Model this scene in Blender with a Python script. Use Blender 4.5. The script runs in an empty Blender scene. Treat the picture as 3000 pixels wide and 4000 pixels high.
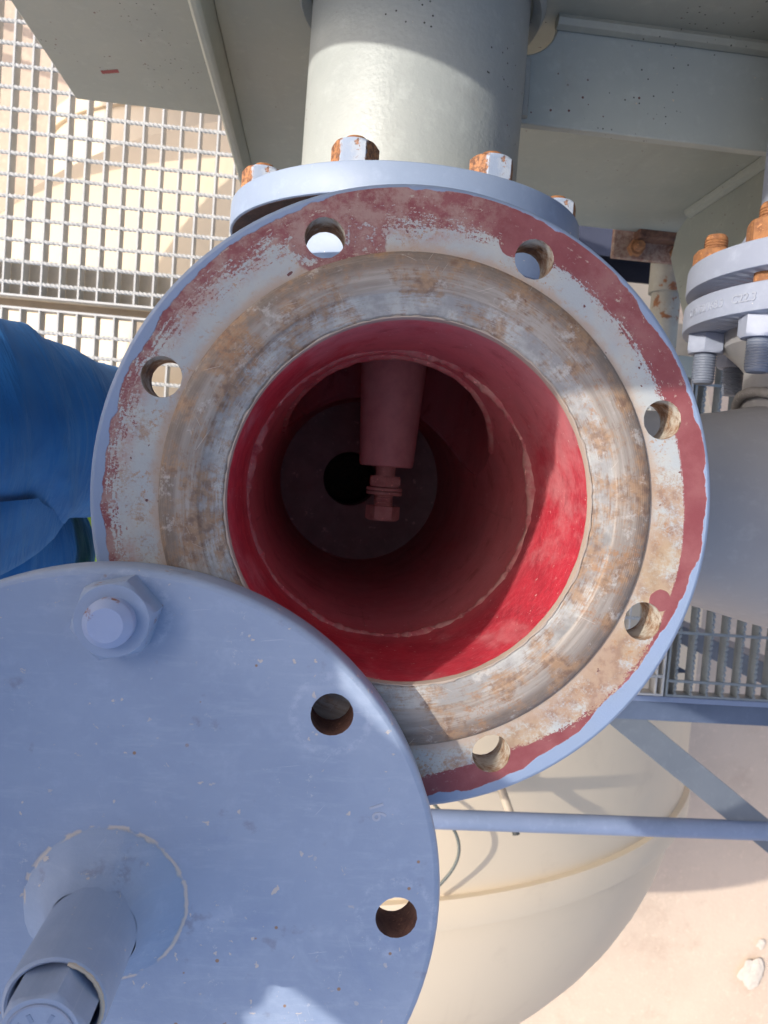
import bpy, bmesh, math, random
from mathutils import Vector, Matrix, noise as mnoise
PI = math.pi
rad = math.radians
S = bpy.context.scene
COL = S.collection
random.seed(7)

# ------------------------------------------------------------------ camera, sky, sun, exposure
cam_d = bpy.data.cameras.new('camera')
cam = bpy.data.objects.new('camera', cam_d)
COL.objects.link(cam)
S.camera = cam
rt = Vector((.99362, .07762, .08176)); dn = Vector((.07266, -.99543, .0619)); fw = Vector((.08619, -.05557, -.99473))
m = Matrix((rt, -dn, -fw)).transposed().to_4x4()
m.translation = Vector((-.05, .0174, .4145))
cam.matrix_world = m
cam_d.sensor_fit = 'VERTICAL'; cam_d.sensor_height = 36; cam_d.sensor_width = 27
cam_d.lens = 27.045
cam_d.clip_start = .01; cam_d.clip_end = 2000
cam_d.dof.use_dof = True; cam_d.dof.focus_distance = .47; cam_d.dof.aperture_fstop = 20

SUN_EL, SUN_TRAVEL = 41, -14          # elevation; compass of the light's travel in the XY plane
d = Vector((math.cos(rad(SUN_TRAVEL)) * math.cos(rad(SUN_EL)), math.sin(rad(SUN_TRAVEL)) * math.cos(rad(SUN_EL)), -math.sin(rad(SUN_EL))))
W = bpy.data.worlds.new('World'); S.world = W; W.use_nodes = True
nt = W.node_tree
bg = nt.nodes['Background']
sky = nt.nodes.new('ShaderNodeTexSky'); sky.sky_type = 'NISHITA'; sky.sun_disc = False
sky.sun_elevation = rad(SUN_EL)
sky.sun_rotation = math.atan2(-d.x, -d.y)
sky.dust_density = 4.0; sky.air_density = .8; sky.ozone_density = 1.0
nt.links.new(sky.outputs[0], bg.inputs[0]); bg.inputs[1].default_value = .15
sun_d = bpy.data.lights.new('sun', 'SUN'); sun_d.energy = 2.0; sun_d.angle = rad(.53); sun_d.color = (1, .945, .86)
sun = bpy.data.objects.new('sun', sun_d); COL.objects.link(sun)
sun.rotation_euler = d.to_track_quat('-Z', 'Y').to_euler()
S.view_settings.view_transform = 'Standard'; S.view_settings.look = 'None'
S.view_settings.gamma = 1; S.view_settings.use_curve_mapping = False
S.view_settings.exposure = 1.1
S.cycles.use_denoising = True
S.cycles.max_bounces = 14; S.cycles.diffuse_bounces = 8

# ------------------------------------------------------------------ node helper
class NT:
    def __init__(s, name, rough=.5, metal=0, spec=.5):
        s.mat = bpy.data.materials.new(name); s.mat.use_nodes = True
        s.t = s.mat.node_tree
        s.b = s.t.nodes['Principled BSDF']
        s.b.inputs['Roughness'].default_value = rough
        s.b.inputs['Metallic'].default_value = metal
        s.b.inputs['Specular IOR Level'].default_value = spec
        s._o = None
    def n(s, typ): return s.t.nodes.new(typ)
    def put(s, sock, v):
        if v is None: return
        if isinstance(v, bpy.types.NodeSocket): s.t.links.new(v, sock)
        elif isinstance(v, (tuple, list)) and len(v) == 3 and sock.type == 'RGBA': sock.default_value = (*v, 1)
        else: sock.default_value = v
    def co(s):
        if s._o is None: s._o = s.n('ShaderNodeTexCoord').outputs['Object']
        return s._o
    def sep(s, v=None):
        k = s.n('ShaderNodeSeparateXYZ'); s.put(k.inputs[0], v or s.co()); return k.outputs
    def comb(s, x, y, z):
        k = s.n('ShaderNodeCombineXYZ')
        for i, v in enumerate((x, y, z)): s.put(k.inputs[i], v)
        return k.outputs[0]
    def m(s, op, a, b=None, c=None, clamp=False):
        k = s.n('ShaderNodeMath'); k.operation = op; k.use_clamp = clamp
        for i, v in enumerate((a, b, c)): s.put(k.inputs[i], v)
        return k.outputs[0]
    def step(s, v, lo, hi):
        k = s.n('ShaderNodeMapRange'); k.interpolation_type = 'SMOOTHSTEP'
        s.put(k.inputs[0], v); s.put(k.inputs[1], lo); s.put(k.inputs[2], hi)
        return k.outputs[0]
    def noise(s, scale, detail=4, rough=.55, dist=0, vec=None):
        k = s.n('ShaderNodeTexNoise')
        s.put(k.inputs['Vector'], vec or s.co())
        for nm, v in (('Scale', scale), ('Detail', detail), ('Roughness', rough), ('Distortion', dist)): k.inputs[nm].default_value = v
        return k.outputs[0]
    def voro(s, scale, vec=None, rnd=1):
        k = s.n('ShaderNodeTexVoronoi'); s.put(k.inputs['Vector'], vec or s.co()); k.inputs['Scale'].default_value = scale
        k.inputs['Randomness'].default_value = rnd
        return k.outputs['Distance']
    def ramp(s, f, stops):
        k = s.n('ShaderNodeValToRGB'); s.put(k.inputs[0], f); e = k.color_ramp.elements
        while len(e) < len(stops): e.new(.5)
        for el, (p, c) in zip(e, stops):
            el.position = p
            el.color = (c, c, c, 1) if not isinstance(c, (tuple, list)) else (*c, 1)
        return k.outputs[0]
    def mix(s, f, a, b, mode='MIX'):
        k = s.n('ShaderNodeMix'); k.data_type = 'RGBA'; k.blend_type = mode
        s.put(k.inputs[0], f); s.put(k.inputs[6], a); s.put(k.inputs[7], b)
        return k.outputs[2]
    def dot(s, x, y, r0, r1):
        """1 inside a disc at (x, y) of the object's own XY plane"""
        o = s.sep(); dx = s.m('SUBTRACT', o[0], x); dy = s.m('SUBTRACT', o[1], y)
        dd = s.m('SQRT', s.m('ADD', s.m('MULTIPLY', dx, dx), s.m('MULTIPLY', dy, dy)))
        dd = s.m('ADD', dd, s.m('MULTIPLY', s.m('SUBTRACT', s.noise(120, 3), .5), r0 * .3))
        return s.m('SUBTRACT', 1, s.step(dd, r0, r1))
    def polar(s):
        o = s.sep()
        r = s.m('SQRT', s.m('ADD', s.m('MULTIPLY', o[0], o[0]), s.m('MULTIPLY', o[1], o[1])))
        t = s.m('ARCTAN2', o[1], o[0])
        return r, t, o[2]
    def bump(s, h, strength=.3, dist=.001, normal=None):
        k = s.n('ShaderNodeBump'); k.inputs['Strength'].default_value = strength; k.inputs['Distance'].default_value = dist
        s.put(k.inputs['Height'], h); s.put(k.inputs['Normal'], normal)
        return k.outputs[0]
    def done(s, col, normal=None, rough=None):
        s.put(s.b.inputs['Base Color'], col); s.put(s.b.inputs['Normal'], normal); s.put(s.b.inputs['Roughness'], rough)
        return s.mat

BLUE = (.23, .29, .40)
def paint(name, base, dark, chip, chip_amt=.30, rust_amt=0., rough=.5, orange=.12, speck=0):
    k = NT(name, rough)
    big = k.noise(9, 5, .6); mid = k.noise(55, 5, .65)
    c = k.mix(k.step(big, .32, .7), base, dark)
    c = k.mix(k.m('MULTIPLY', k.step(mid, .5, .8), .35), c, tuple(min(1, v * 1.35 + .03) for v in base))
    chips = k.m('MULTIPLY', k.step(k.noise(190, 2, .5, .6), 1 - chip_amt, 1 - chip_amt + .025), k.step(k.noise(14, 3), .5, .56))
    c = k.mix(chips, c, chip)
    scuff = k.m('MULTIPLY', k.step(k.noise(75, 6, .75), .66, .72), .5)
    c = k.mix(k.m('MULTIPLY', scuff, k.step(k.noise(11, 2), .5, .6)), c, chip)
    if rust_amt:
        rm = k.step(k.m('ADD', k.noise(38, 6, .7), k.m('MULTIPLY', k.noise(10, 2), .4)), 1.0 - rust_amt, 1.06 - rust_amt)
        rc = k.mix(k.noise(160, 3), (.36, .13, .035), (.10, .035, .018))
        c = k.mix(rm, c, rc)
    if speck:
        sp = k.voro(70)
        c = k.mix(k.m('MULTIPLY', k.m('SUBTRACT', 1, k.step(sp, .07, .10)), k.step(k.noise(8, 3, .7), .52, .56)), c, (.10, .03, .025))
        sp2 = k.voro(140)
        c = k.mix(k.m('MULTIPLY', k.m('SUBTRACT', 1, k.step(sp2, .10, .14)), k.step(k.noise(7, 3, .7), .54, .58)), c, (.03, .03, .027))
        run = k.step(k.noise(1, 4, .65, .2, k.comb(k.m('MULTIPLY', k.sep()[0], 20), k.m('MULTIPLY', k.sep()[1], 12), k.m('MULTIPLY', k.sep()[2], 3))), .55, .75)
        c = k.mix(k.m('MULTIPLY', run, .22), c, (.22, .20, .16))
    h = k.m('ADD', k.noise(260, 3, .5), k.m('MULTIPLY', chips, -1.5))
    h = k.m('ADD', h, k.m('MULTIPLY', k.noise(60, 3), .8))
    rr = k.m('ADD', rough - .08, k.m('MULTIPLY', mid, .2))
    return k.done(c, k.bump(h, orange, .0012), rr)

MB = paint('blue_paint', BLUE, (.20, .258, .365), (.58, .53, .48), .26)
MB_RUST = paint('blue_paint_rusting', (.30, .37, .55), (.24, .31, .48), (.58, .5, .42), .3, .30)
MB_PALE = paint('pale_blue_grey_paint', (.285, .315, .395), (.255, .285, .365), (.62, .58, .52), .24)
MG = paint('grey_green_paint', (.33, .352, .338), (.295, .32, .31), (.55, .5, .4), .24, 0, .42, .3, 1)
MG_PLATE = paint('grey_green_plate_paint', (.325, .335, .28), (.29, .305, .26), (.5, .42, .3), .22, 0, .38, .1, 1)
MDECK = paint('dark_blue_steel_paint', (.085, .11, .165), (.07, .092, .14), (.2, .22, .28), .22, 0, .5, .1)  # blue cut darker in place of shade cast by the pipework
MBRACE = paint('shaded_grey_brace_paint', (.115, .13, .15), (.10, .115, .135), (.25, .26, .28), .22, 0, .5, .1)  # rail colour made darker and greyer, standing in for shade on the brace
MRAIL = paint('blue_grey_rail_paint', (.16, .20, .295), (.14, .18, .265), (.3, .33, .4), .2, 0, .5, .1)  # darkened too, for shade that falls along the rail

def rusty(name, a=(.42, .17, .055), b=(.20, .075, .03), rough=.8, bump=.5, sc=90):
    k = NT(name, rough)
    c = k.mix(k.step(k.noise(sc, 6, .7), .35, .68), a, b)
    c = k.mix(k.step(k.noise(sc * 3, 3, .6), .62, .72), c, tuple(v * 1.7 for v in a))
    return k.done(c, k.bump(k.noise(sc * 4, 4, .7), bump, .001))
MRUST = rusty('orange_rust', (.33, .145, .055), (.17, .07, .032))
MRUST_D = rusty('brown_rust', (.17, .08, .045), (.07, .03, .02))
MRED_IN = rusty('red_oxide_dust', (.68, .37, .32), (.58, .28, .24), .8, .25, 120)
MGAP = rusty('dark_rust_gap', (.09, .045, .032), (.04, .025, .02))

# the big flange's face: blue edge, red primer band, pale primer ground with rust and scrapes
def face_material():
    k = NT('worn_flange_face', .62)
    r, t, z = k.polar()
    u = k.m('ADD', k.m('DIVIDE', t, 2 * PI), .5)
    def curve(pts):                     # pts: (degrees, millimetres)
        pts = sorted(pts)
        st = [((a + 180) / 360, v / 200) for a, v in pts]
        return k.m('MULTIPLY', k.ramp(u, st), .2)
    rb = curve([(-180, 163), (-120, 163), (-90, 164.5), (-62, 162), (-40, 158.5), (-26, 159.5), (-11, 163.5), (2, 165.7), (20, 166.5), (38, 164.5), (60, 167), (100, 167.5), (120, 165), (150, 162.5), (165, 163), (180, 163)])
    rr = curve([(-180, 158), (-120, 152), (-90, 153), (-66, 148), (-52, 152), (-40, 158), (-24, 156.5), (-11, 155.5), (2, 153.5), (17, 151.5), (26, 150), (45, 150), (68, 149), (92, 148), (112, 150), (128, 153), (150, 156), (165, 158), (180, 158)])
    am = curve([(-180, 44), (-120, 30), (-95, 18), (-66, 4), (-52, 10), (-38, 22), (-20, 3), (14, 3), (26, 14), (50, 24), (68, 10), (92, 46), (110, 44), (130, 48), (165, 50), (180, 44)])
    fine = k.noise(620, 5, .75); mid = k.noise(85, 6, .65)
    swirl = k.noise(1, 4, .7, 0, k.comb(k.m('MULTIPLY', r, 520), k.m('MULTIPLY', t, 9), 0))
    nz = k.m('SUBTRACT', k.m('ADD', k.m('MULTIPLY', fine, .42), k.m('ADD', k.m('MULTIPLY', mid, .18), k.m('MULTIPLY', swirl, .40))), .5)
    red_v = k.m('ADD', k.m('SUBTRACT', r, rr), k.m('MULTIPLY', k.m('MULTIPLY', nz, am), 2.2))
    red = k.step(red_v, 0, .0012)
    blob = k.dot(-.050, .140, .026, .0275)
    blob = k.m('MULTIPLY', blob, k.step(k.noise(150, 6, .7), .40, .47))
    red = k.m('MAXIMUM', red, k.m('MAXIMUM', blob, k.m('MAXIMUM', k.dot(.0441, .1443, .0075, .008), k.dot(.1451, -.0443, .0060, .0065))))
    edge_w = k.m('ADD', k.m('MULTIPLY', k.m('SUBTRACT', k.noise(28, 2, .5), .5), .010), k.m('MULTIPLY', k.m('SUBTRACT', k.noise(110, 4, .6), .5), .004))
    blue = k.step(k.m('SUBTRACT', k.m('ADD', r, edge_w), rb), 0, .0006)
    # ground coat
    g = k.mix(k.step(k.noise(30, 4, .6), .35, .7), (.36, .385, .395), (.43, .425, .385))
    lower = k.ramp(u, [(.0, .48), (.28, .56), (.33, .6), (.42, .70), (.52, .60), (.56, .4), (.6, .3), (.75, .36), (.9, .40), (1, .48)])
    rn = k.m('ADD', k.m('MULTIPLY', k.noise(48, 8, .72), .7), k.m('MULTIPLY', fine, .3))
    rustm = k.step(rn, k.m('SUBTRACT', .735, k.m('MULTIPLY', lower, .50)), k.m('SUBTRACT', .86, k.m('MULTIPLY', lower, .50)))
    rc = k.mix(k.step(k.noise(140, 4), .4, .65), (.36, .225, .135), (.24, .12, .065))
    g = k.mix(k.m('MULTIPLY', rustm, .85), g, rc)
    stain = k.m('MULTIPLY', k.step(k.noise(20, 5, .65), .48, .66), k.step(lower, .42, .6))
    g = k.mix(k.m('MULTIPLY', stain, .42), g, (.40, .30, .17))
    grit = k.m('MULTIPLY', k.step(k.noise(300, 5, .75), .54, .60), k.step(k.noise(26, 4, .6), .46, .6))
    g = k.mix(k.m('MULTIPLY', grit, .8), g, (.36, .185, .085))
    inner = k.m('SUBTRACT', 1, k.step(k.m('ADD', r, k.m('MULTIPLY', k.m('SUBTRACT', mid, .5), .014)), .1345, .1410))
    g = k.mix(k.m('MULTIPLY', inner, .75), g, (.40, .29, .21))
    redc = k.mix(k.step(k.noise(40, 5, .6), .35, .7), (.20, .045, .05), (.26, .085, .085))
    dusty = k.m('MULTIPLY', k.step(k.noise(75, 7, .75), .40, .62), k.step(am, .012, .04))
    redc = k.mix(k.m('MULTIPLY', dusty, .75), redc, (.37, .25, .21))
    flake = k.step(k.m('ADD', k.m('MULTIPLY', k.noise(230, 6, .75), .6), k.m('MULTIPLY', swirl, .4)), .575, .605)
    redc = k.mix(k.m('MULTIPLY', flake, k.step(am, .004, .022)), redc, (.40, .32, .26))
    veil = k.m('MULTIPLY', k.step(k.m('ADD', k.m('MULTIPLY', k.noise(34, 7, .7), .8), k.m('MULTIPLY', fine, .25)), .46, .64), k.step(k.m('MULTIPLY', k.m('SUBTRACT', r, k.m('SUBTRACT', rr, .012)), 1), 0, .008))
    g = k.mix(k.m('MULTIPLY', veil, k.step(am, .012, .04)), g, (.38, .255, .215))
    c = k.mix(red, g, redc)
    pit = k.m('MULTIPLY', k.step(k.noise(170, 2), .70, .73), k.m('SUBTRACT', 1, red))
    c = k.mix(pit, c, (.12, .04, .04))
    bl = k.mix(k.step(k.noise(26, 5, .6), .35, .7), BLUE, (.225, .29, .42))
    chip = k.step(k.noise(95, 4, .6), .72, .735)
    bl = k.mix(chip, bl, (.55, .52, .48))
    c = k.mix(blue, c, bl)
    h = k.m('ADD', k.m('MULTIPLY', red, .9), k.m('MULTIPLY', blue, 1.4))
    h = k.m('ADD', h, k.m('ADD', k.m('MULTIPLY', fine, .7), k.m('MULTIPLY', k.noise(900, 2), .3)))
    return k.done(c, k.bump(h, .35, .0006), k.m('ADD', .5, k.m('MULTIPLY', fine, .25)))
MFACE = face_material()

def raised_material():
    k = NT('machined_sealing_face', .5, .0)
    r, t, z = k.polar()
    arc = k.comb(k.m('MULTIPLY', r, 900), k.m('MULTIPLY', t, 7), 0)
    ringn = k.noise(1, 5, .7, 0, arc)
    ring2 = k.noise(1, 3, .6, 0, k.comb(k.m('MULTIPLY', r, 260), k.m('MULTIPLY', t, 2.2), 3))
    blot = k.noise(42, 8, .72)
    u = k.m('ADD', k.m('DIVIDE', t, 2 * PI), .5)
    side = k.ramp(u, [(0, .60), (.2, .56), (.40, .60), (.52, .66), (.63, .60), (.75, .56), (.9, .60), (1, .60)])
    wob = k.m('ADD', r, k.m('MULTIPLY', k.m('SUBTRACT', ring2, .5), .004))
    zone_out = k.step(wob, .1225, .1275)                       # turned-down shoulder
    zone_in = k.m('SUBTRACT', 1, k.step(wob, .1118, .1132))     # inside the step
    c = k.mix(k.step(ring2, .35, .65), (.25, .215, .185), (.35, .31, .27))
    c = k.mix(k.m('MULTIPLY', k.step(ringn, .42, .7), .3), c, (.18, .135, .10))
    sh = k.mix(k.step(blot, .36, .62), (.105, .070, .050), (.22, .155, .112))
    sh = k.mix(k.m('MULTIPLY', k.step(ringn, .5, .68), .6), sh, (.28, .225, .18))
    c = k.mix(k.m('MULTIPLY', zone_out, .7), c, sh)
    inn = k.mix(k.step(k.noise(36, 6, .66), .40, .62), (.25, .245, .24), (.43, .425, .40))
    inn = k.mix(k.m('MULTIPLY', k.step(ringn, .55, .72), .4), inn, (.2, .165, .13))
    c = k.mix(k.m('MULTIPLY', zone_in, .85), c, inn)
    seam = k.m('SUBTRACT', 1, k.step(k.m('ABSOLUTE', k.m('SUBTRACT', wob, .1126)), .0003, .0011))
    c = k.mix(k.m('MULTIPLY', seam, k.m('MULTIPLY', k.step(blot, .4, .6), .6)), c, (.13, .075, .045))
    soot = k.m('MULTIPLY', zone_in, k.step(k.noise(15, 5, .65), .56, .68))
    c = k.mix(k.m('MULTIPLY', soot, .55), c, (.13, .12, .115))
    rm = k.step(k.m('ADD', k.m('MULTIPLY', blot, .75), k.m('MULTIPLY', ringn, .25)), k.m('SUBTRACT', .745, k.m('MULTIPLY', side, .48)), k.m('SUBTRACT', .86, k.m('MULTIPLY', side, .48)))
    rc = k.mix(k.step(k.noise(210, 4), .4, .65), (.31, .185, .10), (.16, .085, .05))
    c = k.mix(k.m('MULTIPLY', rm, .85), c, rc)
    spots = k.step(k.noise(120, 4, .6), .69, .73)
    c = k.mix(spots, c, (.15, .07, .04))
    grit = k.m('MULTIPLY', k.step(k.noise(330, 5, .78), .50, .58), k.step(k.noise(24, 5, .65), k.m('SUBTRACT', .82, k.m('MULTIPLY', side, .5)), k.m('SUBTRACT', .98, k.m('MULTIPLY', side, .5))))
    c = k.mix(k.m('MULTIPLY', grit, .8), c, (.30, .15, .07))
    pale2 = k.m('MULTIPLY', k.step(k.noise(70, 7, .75), .56, .66), .6)
    c = k.mix(pale2, c, (.47, .44, .40))
    # scratches in three directions
    o = k.sep()
    scr = None
    for i, (a, sx) in enumerate(((.5, 1400), (1.9, 1250), (2.6, 1500), (1.2, 1350))):
        xx = k.m('ADD', k.m('MULTIPLY', o[0], math.cos(a)), k.m('MULTIPLY', o[1], math.sin(a)))
        yy = k.m('SUBTRACT', k.m('MULTIPLY', o[1], math.cos(a)), k.m('MULTIPLY', o[0], math.sin(a)))
        q = k.noise(1, 1, .4, 0, k.comb(k.m('MULTIPLY', xx, sx), k.m('MULTIPLY', yy, 40), i * 7))
        q = k.step(q, .765, .80)
        scr = q if scr is None else k.m('MAXIMUM', scr, q)
    c = k.mix(k.m('MULTIPLY', scr, .7), c, (.46, .40, .34))
    h = k.m('ADD', k.m('MULTIPLY', ringn, .9), k.m('MULTIPLY', k.m('MULTIPLY', k.m('SINE', k.m('MULTIPLY', r, 2 * PI / .0013)), .25), k.m('ADD', zone_out, .1)))
    h = k.m('ADD', h, k.m('MULTIPLY', k.noise(500, 4), .5))
    return k.done(c, k.bump(h, .3, .0005), k.m('ADD', .38, k.m('MULTIPLY', blot, .3)))
MRF = raised_material()

def lining_material():
    k = NT('red_lacquer_lining', .5)
    r, t, z = k.polar()
    st = k.noise(1, 6, .65, .3, k.comb(k.m('MULTIPLY', t, 3.2), k.m('MULTIPLY', z, 34), 0))
    st2 = k.noise(1, 5, .7, .2, k.comb(k.m('MULTIPLY', t, 2.5), k.m('MULTIPLY', z, 14), 5))
    u = k.m('ADD', k.m('DIVIDE', t, 2 * PI), .5)
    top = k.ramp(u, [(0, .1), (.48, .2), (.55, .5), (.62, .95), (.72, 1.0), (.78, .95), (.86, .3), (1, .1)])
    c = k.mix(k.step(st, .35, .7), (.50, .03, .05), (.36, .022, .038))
    dust_and_light = k.m('MULTIPLY', k.step(k.m('ADD', st2, k.m('MULTIPLY', k.m('SUBTRACT', top, .3), .35)), .42, .72), .55)
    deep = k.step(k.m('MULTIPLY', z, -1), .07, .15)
    dust_and_light = k.m('MAXIMUM', dust_and_light, k.m('MULTIPLY', deep, k.m('ADD', .22, k.m('MULTIPLY', st2, .6))))  # deeper wall lightened to stand in for light inside the bore
    c = k.mix(dust_and_light, c, (.58, .26, .265))
    hair = k.noise(1, 3, .6, 0, k.comb(k.m('MULTIPLY', t, 14), k.m('MULTIPLY', z, 520), 1))
    c = k.mix(k.m('MULTIPLY', k.step(hair, .48, .72), .28), c, (.60, .20, .22))
    c = k.mix(k.m('MULTIPLY', k.step(k.noise(30, 5, .7, .5), .56, .66), .35), c, (.20, .012, .022))
    fl = k.step(k.noise(260, 4, .6), .68, .70)
    c = k.mix(k.m('MULTIPLY', fl, .8), c, (.62, .40, .36))
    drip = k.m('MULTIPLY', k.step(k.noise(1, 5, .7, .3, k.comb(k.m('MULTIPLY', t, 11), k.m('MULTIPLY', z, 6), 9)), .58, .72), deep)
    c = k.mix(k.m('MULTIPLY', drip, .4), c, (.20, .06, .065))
    return k.done(c, k.bump(k.noise(330, 5, .7), .35, .0008), k.m('ADD', .42, k.m('MULTIPLY', st, .3)))
MLIN = lining_material()
MWELD = rusty('red_dusted_weld', (.46, .25, .21), (.40, .085, .095), .8, .6, 60)
MLANCE = NT('lightened_red_tube', .6); MLANCE = MLANCE.done(MLANCE.mix(MLANCE.step(MLANCE.noise(45, 6, .7), .35, .7), (.80, .42, .40), (.68, .33, .32)), MLANCE.bump(MLANCE.noise(300, 3), .15, .001))  # pale colour stands in for light reaching the tube in the bore
MHOLE = NT('stained_hole_wall', .75)
_b = MHOLE.noise(60, 6, .7); _c = MHOLE.mix(MHOLE.step(_b, .38, .62), (.50, .47, .40), (.22, .11, .05))
MHOLE = MHOLE.done(MHOLE.mix(MHOLE.step(MHOLE.noise(140, 4), .55, .7), _c, (.09, .045, .03)), MHOLE.bump(MHOLE.noise(300, 3), .4, .001))

def galv():
    k = NT('weathered_galvanised_steel', .55, .0)
    c = k.mix(k.step(k.noise(24, 5, .6), .35, .7), (.43, .425, .405), (.36, .36, .345))
    return k.done(c, k.bump(k.noise(200, 3), .15, .001))
MGALV = galv()
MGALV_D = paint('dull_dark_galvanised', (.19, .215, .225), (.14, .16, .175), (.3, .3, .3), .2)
def tankm():
    k = NT('cream_tank_paint', .5)
    c = k.mix(k.step(k.noise(1.3, 5, .6), .3, .75), (.60, .495, .355), (.555, .46, .33))
    dirt = k.step(k.noise(1, 4, .6, 0, k.comb(k.m('MULTIPLY', k.sep()[0], 6), k.m('MULTIPLY', k.sep()[1], .8), 0)), .6, .8)
    c = k.mix(k.m('MULTIPLY', dirt, .35), c, (.40, .31, .21))
    c = k.mix(k.m('MULTIPLY', k.step(k.noise(5, 7, .7), .55, .72), .25), c, (.44, .35, .25))
    return k.done(c, k.bump(k.noise(14, 3), .1, .004))
MTANK = tankm()
def sand():
    k = NT('pink_tan_sand', .95, 0, .2)
    c = k.mix(k.step(k.noise(.8, 6, .6), .35, .68), (.53, .42, .325), (.47, .372, .288))
    c = k.mix(k.m('MULTIPLY', k.step(k.noise(2.6, 6, .7), .5, .7), .5), c, (.40, .30, .225))
    c = k.mix(k.step(k.noise(16, 6, .7), .52, .72), c, (.57, .445, .34))
    return k.done(c, k.bump(k.m('ADD', k.noise(10, 6, .7), k.m('MULTIPLY', k.voro(30), .4)), .18, .02))
MSAND = sand()
def cloth():
    k = NT('royal_blue_work_cloth', .8, 0, .2)
    c = k.mix(k.step(k.noise(14, 5, .6), .3, .75), (.010, .085, .25), (.015, .12, .33))
    o = k.sep()
    ax = k.m('SUBTRACT', o[0], k.m('MULTIPLY', o[2], .75))
    wr = k.noise(1, 4, .6, .8, k.comb(k.m('ADD', k.m('MULTIPLY', ax, 34), k.m('MULTIPLY', o[1], 9)), k.m('MULTIPLY', o[1], 7), 0))
    c = k.mix(k.m('MULTIPLY', k.step(wr, .5, .75), .12), c, (.03, .17, .42))
    b = k.bump(wr, .4, .02)
    b = k.bump(k.noise(900, 2), .2, .0006, b)
    k.b.inputs['Sheen Weight'].default_value = .25
    k.b.inputs['Sheen Tint'].default_value = (.3, .6, 1, 1)
    return k.done(c, b)
MCLOTH = cloth()
def flat(name, c, rough=.5, spec=.5):
    k = NT(name, rough, 0, spec); cc = k.mix(k.step(k.noise(30, 4), .3, .7), c, tuple(v * .88 for v in c))
    return k.done(cc)
MSKIN = flat('skin', (.42, .22, .14), .55)
MHIVIS = flat('hi_vis_yellow', (.55, .80, .05), .6)
MHELM = flat('white_helmet', (.75, .75, .72), .35)
MBLACK = flat('black_rubber', (.03, .032, .03), .6)
MCABLE = flat('grey_cable', (.09, .10, .09), .6)
MROCK = flat('pale_stone', (.56, .49, .41), .9)

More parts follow.
